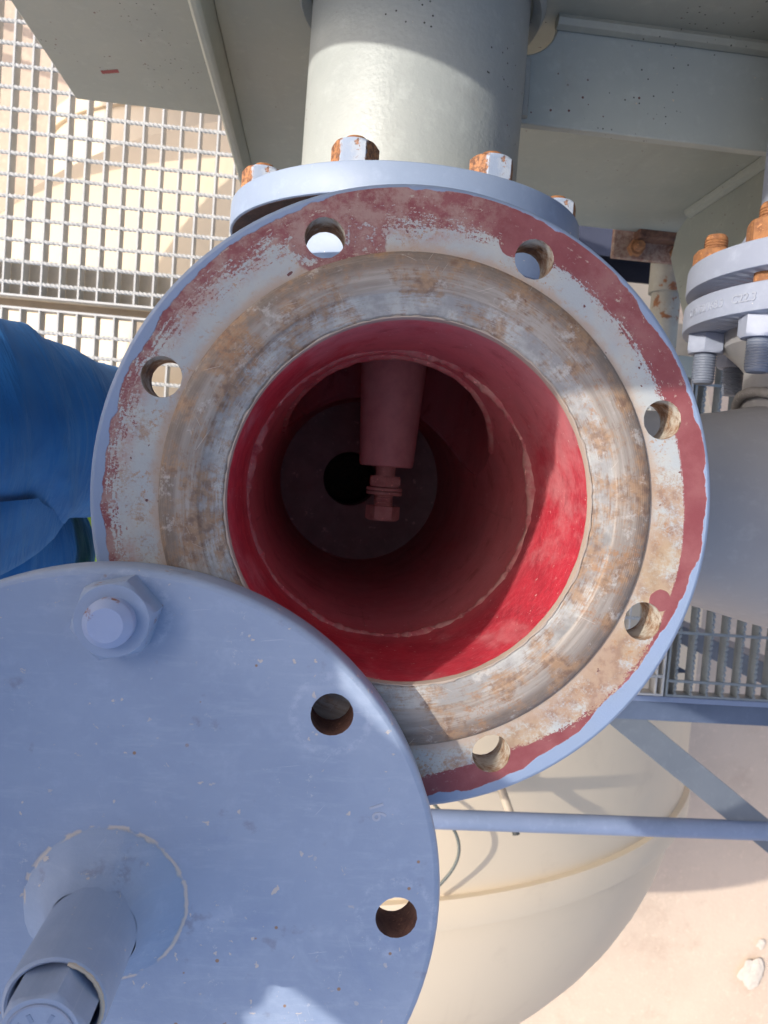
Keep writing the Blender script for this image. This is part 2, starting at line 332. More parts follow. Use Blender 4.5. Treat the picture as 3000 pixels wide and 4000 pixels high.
# ------------------------------------------------------------------ mesh helpers
class MBld:
    def __init__(s): s.v = []; s.f = []; s.mi = []
    def add(s, vs, fs, mi=0):
        o = len(s.v); s.v += [tuple(p) for p in vs]; s.f += [tuple(o + i for i in f) for f in fs]; s.mi += [mi] * len(fs)
        return s
    def lathe(s, prof, n=64, closed=False, mi=0, a0=0, a1=2 * PI, M=None):
        """profile of (r, z) turned about Z"""
        full = abs(a1 - a0 - 2 * PI) < 1e-6
        nn = n if full else n + 1
        vs = []
        for i in range(nn):
            a = a0 + (a1 - a0) * i / n
            for (r, z) in prof:
                p = Vector((r * math.cos(a), r * math.sin(a), z)); vs.append(M @ p if M else p)
        k = len(prof); fs = []
        for i in range(n):
            j = (i + 1) % nn
            for q in range(k if closed else k - 1):
                q2 = (q + 1) % k
                if prof[q][0] < 1e-9 and prof[q2][0] < 1e-9: continue
                fs.append((i * k + q, j * k + q, j * k + q2, i * k + q2))
        return s.add(vs, fs, mi)
    def box(s, a, b, mi=0):
        x0, y0, z0 = a; x1, y1, z1 = b
        vs = [(x0, y0, z0), (x1, y0, z0), (x1, y1, z0), (x0, y1, z0), (x0, y0, z1), (x1, y0, z1), (x1, y1, z1), (x0, y1, z1)]
        return s.add(vs, [(3, 2, 1, 0), (4, 5, 6, 7), (0, 1, 5, 4), (1, 2, 6, 5), (2, 3, 7, 6), (3, 0, 4, 7)], mi)
    def prism(s, poly, lo, hi, axis=2, mi=0):
        """polygon extruded along an axis; poly in the two other axes' order"""
        n = len(poly); vs = []
        for h in (lo, hi):
            for (a, b) in poly:
                vs.append((a, b, h) if axis == 2 else (a, h, b) if axis == 1 else (h, a, b))
        fs = [tuple(range(n - 1, -1, -1)), tuple(range(n, 2 * n))] + [(i, (i + 1) % n, n + (i + 1) % n, n + i) for i in range(n)]
        return s.add(vs, fs, mi)
    def tube(s, pts, r, n=12, mi=0, cap=True):
        pts = [Vector(p) for p in pts]; vs = []; k = len(pts); rs = r if isinstance(r, (list, tuple)) else [r] * k
        up = None
        for i, p in enumerate(pts):
            t = (pts[min(i + 1, k - 1)] - pts[max(i - 1, 0)]).normalized()
            if up is None: up = t.orthogonal().normalized()
            up = (up - t * up.dot(t)).normalized(); sd = t.cross(up)
            for q in range(n):
                a = 2 * PI * q / n; vs.append(p + (up * math.cos(a) + sd * math.sin(a)) * rs[i])
        fs = [(i * n + q, i * n + (q + 1) % n, (i + 1) * n + (q + 1) % n, (i + 1) * n + q) for i in range(k - 1) for q in range(n)]
        if cap: fs += [tuple(range(n - 1, -1, -1)), tuple((k - 1) * n + q for q in range(n))]
        return s.add(vs, fs, mi)
    def mesh(s, name, mats, smooth=35, M=None):
        me = bpy.data.meshes.new(name); me.from_pydata([M @ Vector(p) for p in s.v] if M else s.v, [], s.f)
        bm = bmesh.new(); bm.from_mesh(me)
        bmesh.ops.remove_doubles(bm, verts=bm.verts, dist=2e-6)
        for f, i in ((f, 0) for f in bm.faces): pass
        bmesh.ops.recalc_face_normals(bm, faces=bm.faces); bm.to_mesh(me); bm.free()
        for x in (mats if isinstance(mats, (list, tuple)) else [mats]): me.materials.append(x)
        if smooth:
            me.shade_smooth(); me.set_sharp_from_angle(angle=rad(smooth))
        return me
    def build(s, name, mats, parent=None, smooth=35, bevel=0, M=None, loc=None):
        multi = isinstance(mats, (list, tuple)) and len(mats) > 1
        me = s.mesh(name, mats, smooth, M)
        if multi:
            me2 = me
            if len(me2.polygons) == len(s.mi): me2.polygons.foreach_set('material_index', s.mi)
        o = link(name, me, parent)
        if loc: o.location = loc
        if bevel:
            b = o.modifiers.new('bevel', 'BEVEL'); b.width = bevel; b.segments = 2; b.limit_method = 'ANGLE'; b.angle_limit = rad(40); b.harden_normals = False
        return o

def link(name, data, parent=None):
    o = bpy.data.objects.new(name, data); COL.objects.link(o)
    if parent: o.parent = parent
    return o
def thing(name, label, cat, loc=(0, 0, 0), group=None, kind=None):
    o = link(name, None); o.location = loc; o.empty_display_size = .05
    o['label'] = label
    o['category'] = cat
    if group: o['group'] = group
    o['kind'] = kind or 'thing'
    return o
def tag(o, label, cat, group=None):
    o['label'] = label; o['category'] = cat; o['kind'] = 'thing'
    if group: o['group'] = group
    return o
def structure(o): o['kind'] = 'structure'; return o

RX = lambda a: Matrix.Rotation(a, 4, 'X')
RY = lambda a: Matrix.Rotation(a, 4, 'Y')
RZ = lambda a: Matrix.Rotation(a, 4, 'Z')
T = lambda *p: Matrix.Translation(Vector(p))
TO_Y = RX(-PI / 2)              # local +Z -> world +Y

def annulus(b, ri, ro, z, phase, pcd, hr, holes=8, k=16, mi=0):
    """flat ring at height z pierced by bolt holes"""
    seg = 2 * PI / holes
    for h in range(holes):
        ac = phase + h * seg; a0, a1 = ac - seg / 2, ac + seg / 2
        out = []
        out += [(ro, a0 + seg * i / k) for i in range(k)]
        out += [(ro + (ri - ro) * i / 6, a1) for i in range(6)]
        out += [(ri, a1 - seg * i / k) for i in range(k)]
        out += [(ri + (ro - ri) * i / 6, a0) for i in range(6)]
        P = [Vector((r * math.cos(a), r * math.sin(a), z)) for r, a in out]
        c = Vector((pcd * math.cos(ac), pcd * math.sin(ac), z))
        n = len(P); H = []
        for p in P:
            dd = (p - c).normalized(); H.append(c + dd * hr)
        mid = [c + (p - c).normalized() * hr * 1.12 for p in P]
        vs = P + mid + H
        fs = [(i, (i + 1) % n, n + (i + 1) % n, n + i) for i in range(n)] + [(n + i, n + (i + 1) % n, 2 * n + (i + 1) % n, 2 * n + i) for i in range(n)]
        b.add(vs, fs, mi)
def hole_walls(parent, mat, z0, z1, phase, pcd, hr, holes=8, ch=.0006):
    for h in range(holes):
        a = phase + h * 2 * PI / holes
        MBld().lathe([(hr, z1), (hr - .0002, z1 - ch), (hr - .0002, z0)], 44).build('bolt_hole', mat, parent, loc=(pcd * math.cos(a), pcd * math.sin(a), 0))

def hexprism(b, af, h, z0=0, ch=.0022, mi=0, chbot=False):
    """hex nut or head: the corners are turned down to a chamfer circle"""
    R = af / math.sqrt(3); n = 36; rows = []
    ri = af / 2
    def row(z, lim):
        o = []
        for i in range(n):
            a = 2 * PI * i / n; aa = (a % (PI / 3)) - PI / 6
            rr = min(ri / math.cos(aa), lim); o.append((rr * math.cos(a), rr * math.sin(a), z))
        return o
    zs = ([(z0, ri * .99), (z0 + ch * .5, ri * 1.08), (z0 + ch, R)] if chbot else [(z0, R)]) + [(z0 + h - ch, R), (z0 + h - ch * .5, ri * 1.075), (z0 + h, ri * .985)]
    vs = []
    for z, lim in zs: vs += row(z, lim)
    k = len(zs); fs = [(q * n + i, q * n + (i + 1) % n, (q + 1) * n + (i + 1) % n, (q + 1) * n + i) for q in range(k - 1) for i in range(n)]
    fs += [tuple(range(n - 1, -1, -1)), tuple((k - 1) * n + i for i in range(n))]
    return b.add(vs, fs, mi)
def thread(b, r, z0, z1, pitch=.0025, mi=0, tip=.0025, n=28):
    prof = [(0, z0), (r * .9, z0)]; z = z0
    while z < z1 - tip - pitch:
        prof += [(r * .92, z + pitch * .15), (r, z + pitch * .45), (r, z + pitch * .6), (r * .92, z + pitch * .95)]; z += pitch
    prof += [(r * .95, z1 - tip), (r * .8, z1), (0, z1)]
    return b.lathe(prof, n, mi=mi)

# ------------------------------------------------------------------ ground
GZ = -5.3
b = MBld(); N = 60
def gcoord(i): 
    t = (i / N) * 2 - 1
    return math.copysign(abs(t) ** 3 * 400, t) + t * 8
vs = []
for j in range(N + 1):
    for i in range(N + 1):
        x, y = gcoord(i), gcoord(j)
        vs.append((x, y, GZ + .05 * mnoise.noise((x * .9, y * .9, 0)) + .02 * mnoise.noise((x * 3, y * 3, 2))))
b.add(vs, [(j * (N + 1) + i, j * (N + 1) + i + 1, (j + 1) * (N + 1) + i + 1, (j + 1) * (N + 1) + i) for j in range(N) for i in range(N)])
structure(b.build('ground', MSAND))

# ------------------------------------------------------------------ the open nozzle: a welded tee body
HP = rad(112.5)                      # bolt holes straddle the centre lines
tee = thing('pipe_tee', 'open pipe tee with a big worn flange and deep red lined bore', 'pipe tee')
b = MBld()
RI, RO = .1342, .1675
annulus(b, RI, RO, 0, HP, .1475, .0108, mi=0)
fl = b.build('flange', MFACE, tee)
b = MBld()
b.lathe([(RO, 0), (.1688, -.0004), (.1696, -.0013), (.17, -.003), (.17, -.0235), (.1685, -.026)], 128)
annulus(b, .112, .1685, -.026, HP, .1475, .0106)
b.lathe([(.112, -.026), (.110, -.06)], 128)
e = b.build('flange_edge', MB, fl)
hole_walls(fl, MHOLE, -.026, 0, HP, .1475, .0108)
b = MBld()
prof = [(RI, 0), (.1340, .0008), (.1333, .0018), (.1318, .0029), (.1298, .0038), (.1275, .0043), (.1245, .0047), (.1215, .0050), (.1142, .0050), (.1131, .0047), (.1124, .0042), (.1014, .0040), (.0996, .0033), (.0991, .002)]
b.lathe(prof, 160)
b.build('sealing_face', MRF, tee, 60)
# thin cream edge where the lacquer stops
b = MBld(); n = 220; vs = []; 
for i in range(n):
    a = 2 * PI * i / n; w = -.0002 + .0012 * abs(mnoise.noise((math.cos(a) * 9, math.sin(a) * 9, 1))) + .0006 * mnoise.noise((math.cos(a) * 40, math.sin(a) * 40, 1))
    for r, z in ((.0996 + w, .00425), (.0989, .0042), (.0984, .0015), (.0984, -.0006 - w)): vs.append((r * math.cos(a), r * math.sin(a), z))
b.add(vs, [(i * 4 + q, ((i + 1) % n) * 4 + q, ((i + 1) % n) * 4 + q + 1, i * 4 + q + 1) for i in range(n) for q in range(3)])
b.build('lining_lip', flat('cream_primer_lip', (.40, .32, .26), .7), tee, 60)
# the bore above the weld
b = MBld()
b.lathe([(.0990, .0025), (.0990, -.05), (.0988, -.10), (.0984, -.113)], 128)
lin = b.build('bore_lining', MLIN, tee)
# ragged weld bead
b = MBld(); n = 260; vs = []
for i in range(n):
    a = 2 * PI * i / n
    ca, sa = math.cos(a), math.sin(a)
    wob = mnoise.noise((ca * 5, sa * 5, .3)); w2 = mnoise.noise((ca * 22, sa * 22, 4)); w3 = mnoise.noise((ca * 60, sa * 60, 9))
    lowf = max(0, mnoise.noise((ca * 2.2, sa * 2.2, 6)) + .15); zc = -.1145 + .005 * wob + .0024 * w2; hgt = .0018 + .0045 * lowf + .0022 * w2 + .0004 * w3; wd = .0034 + .005 * lowf + .0018 * w2
    for q in range(7):
        f = q / 6; ang = PI * f
        vs.append(((.0988 - hgt * math.sin(ang)) * ca, (.0988 - hgt * math.sin(ang)) * sa, zc + wd * math.cos(ang)))
b.add(vs, [(i * 7 + q, ((i + 1) % n) * 7 + q, ((i + 1) % n) * 7 + q + 1, i * 7 + q + 1) for i in range(n) for q in range(6)])
b.build('weld_bead', MWELD, tee, 60)
# body wall with the branch opening on the +Y side
ox, oz, oa, ob = .006, -.31, .0905, .17
n = 144; b = MBld(); RB = .0985; ZT, ZB = -.114, -.56
def zrow(x):
    q = (x - ox) / oa
    return ob * max(0, 1 - abs(q) ** 3.2) ** .42
for i in range(n):
    a0, a1 = 2 * PI * i / n, 2 * PI * (i + 1) / n
    p0 = (RB * math.cos(a0), RB * math.sin(a0)); p1 = (RB * math.cos(a1), RB * math.sin(a1))
    if (p0[1] + p1[1]) > 0 and zrow(p0[0]) + zrow(p1[0]) > 0:
        h0, h1 = zrow(p0[0]), zrow(p1[0])
        for s_ in (1, -1):
            zt = ZT if s_ > 0 else ZB
            rows = 5; 
            vs = []
            for q in range(rows + 1):
                f = q / rows
                vs += [(*p0, zt + (oz + s_ * h0 - zt) * f), (*p1, zt + (oz + s_ * h1 - zt) * f)]
            b.add(vs, [(2 * q, 2 * q + 1, 2 * q + 3, 2 * q + 2) for q in range(rows)])
            ro_ = (RB + .0085) / RB
            b.add([(*p0, oz + s_ * h0), (*p1, oz + s_ * h1), (p1[0] * ro_, p1[1] * ro_, oz + s_ * h1 + .001 * s_), (p0[0] * ro_, p0[1] * ro_, oz + s_ * h0 + .001 * s_)], [(0, 1, 2, 3)])
    else:
        rows = 12; vs = []
        for q in range(rows + 1): z = ZT + (ZB - ZT) * q / rows; vs += [(*p0, z), (*p1, z)]
        b.add(vs, [(2 * q, 2 * q + 1, 2 * q + 3, 2 * q + 2) for q in range(rows)])
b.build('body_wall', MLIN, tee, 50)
# rough lip of the opening
b = MBld(); pts = []
for i in range(61):
    a = rad(24 + (153 - 24) * i / 60)
    x = RB * math.cos(a); y = RB * math.sin(a); h = zrow(x)
    w = mnoise.noise((a * 12, 0, 0)); w2 = mnoise.noise((a * 45, 0, 3))
    pts.append((x * 1.02, y * 1.02, oz + h + .001 + .0015 * w + .0008 * w2))
b.tube(pts, [.0046 + .0008 * mnoise.noise((i * .5, 1, 0)) + .0005 * mnoise.noise((i * 1.7, 4, 0)) for i in range(61)], 8)
b.build('opening_lip', MWELD, tee, 60)
# branch to the grey-green pipe, oblique loft, seen from inside
b = MBld(); n = 160; vs = []; rows = 8
for q in range(rows + 1):
    f = q / rows
    for i in range(n):
        a = 2 * PI * i / n
        x0 = ox + oa * math.cos(a); z0 = oz + math.copysign(zrow(x0) + .0025, math.sin(a)); x0 = ox + (oa + .0012) * math.cos(a)
        y0 = math.sqrt(max(.00002, .0985 ** 2 - x0 * x0)) + .001
        x1, z1 = .016 + .1 * math.cos(a), -.365 + .1 * math.sin(a)
        vs.append((x0 + (x1 - x0) * f, y0 + (.228 - y0) * f, z0 + (z1 - z0) * f))
b.add(vs, [(q * n + i, q * n + (i + 1) % n, (q + 1) * n + (i + 1) % n, (q + 1) * n + i) for q in range(rows) for i in range(n)])
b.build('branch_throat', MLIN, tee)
# bottom plate with drain hole
b = MBld(); b.lathe([(.0335, -.60), (.0335, -.546), (.078, -.545), (.083, -.548), (.125, -.552)], 72, M=T(-.012, .002, 0))
b.build('bottom_plate', rusty('lightened_maroon_plate', (.36, .235, .225), (.29, .19, .185), .8, .2, 40), tee)  # plate colour lifted in place of light at the bottom
b = MBld(); b.lathe([(.034, -.58), (.034, -.72), (0, -.72)], 40, M=T(-.012, .002, 0)); b.build('drain_sump', MGAP, tee)
# outside of the body and side pipes
b = MBld(); b.lathe([(.106, -.05), (.1095, -.06), (.1095, -.128)], 64)
b.lathe([(.1095, -.128), (.1095, -.60), (.09, -.63), (.052, -.635)], 48, a0=rad(171), a1=rad(369))
b.build('body_shell', MB, tee)
b = MBld(); n = 64; vs = []; rows = 6
for q in range(rows + 1):
    f = q / rows
    for i in range(n):
        a = 2 * PI * i / n
        x0 = ox + (oa + .018) * math.cos(a); z0 = oz + math.copysign(zrow(ox + oa * math.cos(a)) + .02, math.sin(a))
        y0 = max(.03, math.sqrt(max(0, .118 ** 2 - x0 * x0)))
        x1, z1 = .016 + .109 * math.cos(a), -.365 + .109 * math.sin(a)
        vs.append((x0 + (x1 - x0) * f, y0 + (.202 - y0) * f, z0 + (z1 - z0) * f))
b.add(vs, [(q * n + i, q * n + (i + 1) % n, (q + 1) * n + (i + 1) % n, (q + 1) * n + i) for q in range(rows) for i in range(n)])
b.build('branch_shell', MB, tee)
MX = RY(PI / 2)                      # +Z -> +X
b = MBld(); b.lathe([(.0842, .104), (.0842, .275), (.0885, .30), (.099, .345), (.1065, .385), (.1095, .41), (.1095, .95)], 96, M=T(0, .003, -.2525) @ MX)
MGREY = paint('matt_grey_pipe_paint', (.27, .265, .265), (.24, .235, .24), (.33, .31, .27), .2, 0, .55, .06)
b.build('side_pipe', MGREY, tee)
b = MBld(); b.lathe([(.0842, .02), (.0842, .135), (.09, .142), (.105, .155), (.107, .169)], 72, M=T(.417, 0, -.2525) @ TO_Y)
b.build('branch_neck', MGREY, tee)
b = MBld(); n = 140; pts = []
for i in range(n + 1):
    a = 2 * PI * i / n
    x = .417 + .088 * math.cos(a); z = -.2525 + .086 * math.sin(a); dz = z + .2525
    y = .003 + math.sqrt(max(0, .1075 ** 2 - dz * dz))
    pts.append((x, y + .001, z))
b.tube(pts, [.0048 + .001 * mnoise.noise((i * .35, 0, 0)) for i in range(n + 1)], 8, cap=False)
b.build('branch_weld', rusty('dull_weld', (.25, .235, .22), (.2, .18, .16), .7, .5, 80), tee, 60)
def ring_flange(parent, name, R, ri, y0, y1, x, z, pcd, hr, mat, mathole=MGAP, phase=HP, raised=0, holes=8):
    """flange turned about a horizontal axis; y0 < y1 are its two faces"""
    M_ = T(x, 0, z) @ TO_Y
    b = MBld()
    b.lathe([(R - .0015, y1), (ri, y1)], 128); b.lathe([(R - .0015, y0), (ri, y0)], 128)
    b.lathe([(R - .0015, y0), (R - .0004, y0 + .0006), (R, y0 + .002), (R, y1 - .002), (R - .0004, y1 - .0006), (R - .0015, y1)], 128)
    b.lathe([(ri, y0), (ri, y1)], 64)
    o = b.build(name, mat, parent, M=M_)
    return o
ring_flange(tee, 'branch_flange', .168, .1, .186, .211, .016, -.365, .1475, .0112, MB)
b = MBld(); b.lathe([(.150, .2105), (.150, .2335), (.1, .2335), (.1, .2105)], 72, M=T(.016, 0, -.365) @ TO_Y); b.build('gasket', MGAP, tee)
sf = ring_flange(tee, 'side_flange', .1425, .08, .168, .192, .417, -.2525, .12, .0112, MB_PALE)

# raised lettering on the side flange's rim
def text_mesh(body, size, ext=.0004):
    cu = bpy.data.curves.new('txt', 'FONT'); cu.body = body; cu.size = size; cu.extrude = ext; cu.align_x = 'CENTER'; cu.align_y = 'CENTER'
    cu.resolution_u = 3; cu.offset = .0001
    o = bpy.data.objects.new('txt', cu); COL.objects.link(o)
    dg = bpy.context.evaluated_depsgraph_get()
    me = bpy.data.meshes.new_from_object(o.evaluated_get(dg)); bpy.data.objects.remove(o)
    return me
me = text_mesh('DN150/168.3   C22.3', .0100, .0006)
Rr = .1425
for v in me.vertices:
    x, y, z = v.co
    ang = rad(171) - x / Rr            # runs clockwise over the top of the rim
    rr = Rr + z + .0001
    v.co = (.417 + rr * math.cos(ang), .1795 + y, -.2525 + rr * math.sin(ang))
me.materials.clear(); me.materials.append(flat('worn_pale_lettering', (.335, .362, .435), .6))
o = link('rim_lettering', me, tee); o['label'] = 'raised DN150/168.3 C22.3 lettering on the pale flange rim'

# ------------------------------------------------------------------ fasteners
def nut_mesh(name, af, h, mats, r_hole=None):
    b = MBld(); hexprism(b, af, h, 0, .003, chbot=False)
    return b.mesh(name, mats, 30)
def nut_paint():
    k = NT('blue_nut_with_rusty_flanks', .6)
    o = k.sep(); nz = k.noise(150, 6, .75)
    e = k.m('ADD', k.m('ABSOLUTE', o[0]), k.m('MULTIPLY', k.m('SUBTRACT', nz, .5), .012))
    rm = k.m('MAXIMUM', k.step(e, .0095, .0110), k.m('MULTIPLY', k.step(k.noise(90, 5, .7), .58, .63), .9))
    rc = k.mix(k.step(k.noise(240, 5, .7), .4, .62), (.38, .17, .07), (.11, .045, .025))
    c = k.mix(rm, k.mix(k.step(k.noise(60, 5), .4, .65), (.30, .36, .47), (.40, .44, .50)), rc)
    return k.done(c, k.bump(k.m('SUBTRACT', k.noise(320, 4), rm), .4, .0008))
NUT_BLUE = nut_mesh('nut_painted', .034, .020, nut_paint())
NUT_RUST = nut_mesh('nut_rust', .033, .019, MRUST)
NUT_PALE = nut_mesh('nut_pale', .031, .018, MB_PALE)
def stud_mesh(name, r, l, mat):
    b = MBld(); thread(b, r, 0, l); return b.mesh(name, mat, 40)
STUD_S = stud_mesh('stud_short', .0105, .034, MRUST)
STUD_L = stud_mesh('stud_long', .0105, .075, MRUST)
STUD_P = stud_mesh('stud_painted', .0105, .046, paint('shaded_thread_paint', (.17, .195, .25), (.14, .165, .215), (.3, .25, .2), .3))  # thread paint darkened in place of shade from the flange
def put(name, me, parent, M_):
    o = link(name, me, parent); o.matrix_local = M_; return o

# ------------------------------------------------------------------ grey-green pipe with its blue flange
gp = thing('green_pipe', 'grey-green sunlit pipe with a blue bolted flange behind the tee', 'pipe')
b = MBld(); b.lathe([(.1060, .250), (.1060, .475), (.1060, .9)], 96, M=T(.016, 0, -.365) @ TO_Y)
b.build('pipe', MG, gp)
b = MBld(); b.lathe([(.1085, .470), (.117, .462), (.121, .470)], 72, M=T(.016, 0, -.365) @ TO_Y); b.build('weld_collar', MG, gp)
ring_flange(gp, 'flange', .17, .1, .2325, .2575, .016, -.365, .1475, .0112, MB)
b = MBld(); b.lathe([(.101, .2322), (.1675, .2322), (.1675, .2327)], 96, M=T(.016, 0, -.365) @ TO_Y); b.build('bare_gasket_face', MGAP, gp)
for i in range(8):
    a = HP + i * PI / 4
    px, pz = .016 + .1475 * math.cos(a), -.365 + .1475 * math.sin(a)
    q = put('nut', NUT_BLUE, gp, T(px, .2577, pz) @ TO_Y @ RZ((-.12, .10, .2, 0, 0, 0, .1, .22)[i]))
    s_ = link('stud', STUD_S, q); s_.matrix_local = T(0, 0, -.009)
    q['label'] = 'rust streaked blue hex nut on the flange back'

# ------------------------------------------------------------------ mating flange on the right, rusty studs
rp = thing('right_pipe', 'pale blue bolted pipe flange with rusty studs at the right edge', 'pipe flange')
ring_flange(rp, 'flange', .1425, .08, .2035, .2265, .417, -.2525, .12, .0112, MB_PALE)
b = MBld(); b.lathe([(.108, .192), (.108, .2037), (.08, .2037), (.08, .192)], 64, M=T(.417, 0, -.2525) @ TO_Y); b.build('gasket', flat('red_gasket', (.38, .10, .06), .7), rp)
b = MBld(); b.lathe([(.107, .226), (.10, .25), (.0842, .28), (.0842, .75)], 64, M=T(.417, 0, -.2525) @ TO_Y); b.build('pipe', MB_PALE, rp)
for i in range(8):
    a = HP + i * PI / 4
    px, pz = .417 + .12 * math.cos(a), -.2525 + .12 * math.sin(a)
    q = put('nut', NUT_RUST, rp, T(px, .2267, pz) @ TO_Y @ RZ(.3 * i))
    st = link('stud', STUD_L if i == 0 else STUD_S, q); st.matrix_local = T(0, 0, .0)
    if i == 0: st['label'] = 'long rusty threaded stud'
    q2 = put('nut', NUT_PALE, rp, T(px, .1678, pz) @ RX(PI / 2) @ RZ(.25 + .4 * i))
    s2 = link('stud', STUD_P, q2); s2.matrix_local = T(0, 0, .0)
    q2['label'] = 'pale blue painted hex nut below the flange'
b = MBld(); 
for i in range(8):
    a = HP + i * PI / 4
    px, pz = .417 + .12 * math.cos(a), -.2525 + .12 * math.sin(a)
    b = MBld(); b.tube([(px, .190, pz), (px, .206, pz)], .0098, 14); b.build('shank', MRUST, rp)

# ------------------------------------------------------------------ lance inside the tee
ln = thing('injection_lance', 'dull red tapered tube with a bolt at its tip inside the bore', 'lance')
Ml = T(.016, 0, -.365) @ RX(PI / 2)    # local +Z -> world -Y
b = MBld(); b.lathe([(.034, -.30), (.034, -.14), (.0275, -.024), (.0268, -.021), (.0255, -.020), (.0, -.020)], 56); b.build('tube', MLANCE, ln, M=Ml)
b = MBld(); b.lathe([(.0098, -.022), (.0098, -.010)], 24); b.build('shank', MRED_IN, ln, M=Ml)
b = MBld(); hexprism(b, .030, .011, -.0105, .003, chbot=True); b.build('lock_nut', MRED_IN, ln, 30, M=Ml @ RZ(rad(30)))
for z in (.0012, .0052):
    b = MBld(); b.lathe([(.0, z), (.0178, z), (.0183, z + .0006), (.0183, z + .0028), (.0178, z + .0034), (0, z + .0034)], 40); b.build('washer', MRED_IN, ln, M=Ml)
b = MBld(); thread(b, .0098, .006, .022, .0022); b.build('thread', MRED_IN, ln, 40, M=Ml)
b = MBld(); hexprism(b, .030, .0145, .0200, .002); b.build('bolt_head', MRED_IN, ln, 30, M=Ml @ RZ(rad(2)))

# ------------------------------------------------------------------ the swung-aside blind flange
LX, LY, LZ = -.1415, -.2103, .032
lid = thing('blind_flange', 'blue blind flange lid swung aside over the lower left', 'flange lid', (LX, LY, LZ))
def lid_material():
    k = NT('blue_lid_paint', .5)
    o = k.sep(); r, t, z = k.polar()
    big = k.noise(11, 5, .6); mid = k.noise(60, 6, .7)
    c = k.mix(k.step(big, .3, .7), (.305, .365, .475), (.26, .32, .435))
    c = k.mix(k.m('MULTIPLY', k.step(mid, .48, .8), .4), c, (.41, .47, .59))
    hz = k.step(k.noise(26, 4, .7, .5), .58, .75)
    c = k.mix(k.m('MULTIPLY', hz, .3), c, (.44, .50, .60))
    halo = None
    for i in range(8):
        a = i * PI / 4 - .02
        dx = k.m('SUBTRACT', o[0], .1475 * math.cos(a)); dy = k.m('SUBTRACT', o[1], .1475 * math.sin(a))
        dd = k.m('SQRT', k.m('ADD', k.m('MULTIPLY', dx, dx), k.m('MULTIPLY', dy, dy)))
        q = k.m('SUBTRACT', 1, k.step(k.m('ABSOLUTE', k.m('SUBTRACT', dd, .0195)), .0008, .0035))
        halo = q if halo is None else k.m('MAXIMUM', halo, q)
    sc = k.noise(110, 7, .8)
    c = k.mix(k.m('MULTIPLY', k.m('MULTIPLY', halo, k.step(sc, .44, .66)), .6), c, (.45, .50, .60))
    rust = k.m('MULTIPLY', halo, k.step(k.noise(70, 4), .66, .72))
    c = k.mix(k.m('MULTIPLY', rust, .8), c, (.34, .2, .11))
    ch = k.m('MULTIPLY', k.step(k.noise(150, 3, .6, .4), .665, .685), k.step(k.noise(17, 3), .44, .54))
    base = k.m('SUBTRACT', 1, k.step(k.m('ABSOLUTE', k.m('SUBTRACT', k.m('ADD', r, k.m('MULTIPLY', k.m('SUBTRACT', k.noise(60, 4, .6), .5), .006)), .0398)), .0004, .0014))
    base = k.m('MULTIPLY', base, k.step(k.noise(34, 3, .6), .50, .53))
    ch = k.m('MAXIMUM', ch, base)
    # brush drag, dry scuffs, hairline scratches, grime
    drag = k.noise(1, 5, .7, .1, k.comb(k.m('MULTIPLY', o[0], 26), k.m('MULTIPLY', o[1], 150), 2))
    c = k.mix(k.m('MULTIPLY', k.step(drag, .50, .74), .30), c, (.43, .485, .575))
    c = k.mix(k.m('MULTIPLY', k.step(k.noise(20, 6, .7, .4), .55, .72), .30), c, (.19, .255, .40))
    dry = k.m('MULTIPLY', k.step(k.noise(210, 6, .8), .58, .66), k.step(k.noise(24, 3, .6), .54, .64))
    c = k.mix(k.m('MULTIPLY', dry, .75), c, (.54, .54, .55))
    scr = None
    for i, (a, sx) in enumerate(((.35, 900), (1.7, 1000), (2.5, 800))):
        xx = k.m('ADD', k.m('MULTIPLY', o[0], math.cos(a)), k.m('MULTIPLY', o[1], math.sin(a)))
        yy = k.m('SUBTRACT', k.m('MULTIPLY', o[1], math.cos(a)), k.m('MULTIPLY', o[0], math.sin(a)))
        q = k.step(k.noise(1, 1, .4, 0, k.comb(k.m('MULTIPLY', xx, sx), k.m('MULTIPLY', yy, 26), i * 9)), .79, .81)
        scr = q if scr is None else k.m('MAXIMUM', scr, q)
    c = k.mix(k.m('MULTIPLY', scr, .45), c, (.50, .53, .60))
    gr = k.m('MULTIPLY', k.step(k.noise(33, 5, .65), .60, .70), k.step(k.noise(130, 4, .7), .45, .6))
    c = k.mix(k.m('MULTIPLY', gr, .5), c, (.19, .19, .23))
    tiny = k.step(k.voro(75), .06, .085)
    c = k.mix(k.m('MULTIPLY', k.m('SUBTRACT', 1, tiny), k.step(k.noise(9, 2), .50, .54)), c, (.30, .19, .12))
    c = k.mix(ch, c, (.54, .48, .43))
    h = k.m('ADD', k.m('MULTIPLY', k.noise(240, 3), .8), k.m('ADD', k.m('MULTIPLY', ch, -1.2), k.m('MULTIPLY', k.noise(45, 3), 1.2)))
    return k.done(c, k.bump(h, .22, .0012), k.m('ADD', .42, k.m('MULTIPLY', mid, .2)))
MLID = lid_material()
b = MBld(); annulus(b, .055, .1665, 0, -.02, .1475, .0109)
b.lathe([(.1665, 0), (.1682, -.0005), (.1694, -.0016), (.17, -.0035), (.17, -.022), (.169, -.024)], 128)
annulus(b, .055, .169, -.024, -.02, .1475, .0107)
b.lathe([(.055, -.024), (0, -.024)], 128)
b.lathe([(.055, 0), (.0, 0)], 128)
pl = b.build('plate', MLID, lid)
hole_walls(pl, rusty('brown_hole', (.16, .075, .05), (.08, .035, .028), .8, .6, 120), -.024, 0, -.02, .1475, .0109, ch=.0012)
b = MBld(); n = 72; vs = []
pr = [(.0402, -.001), (.0385, .0012), (.034, .0042), (.028, .009), (.0245, .0145), (.0222, .0195), (.0213, .024)]
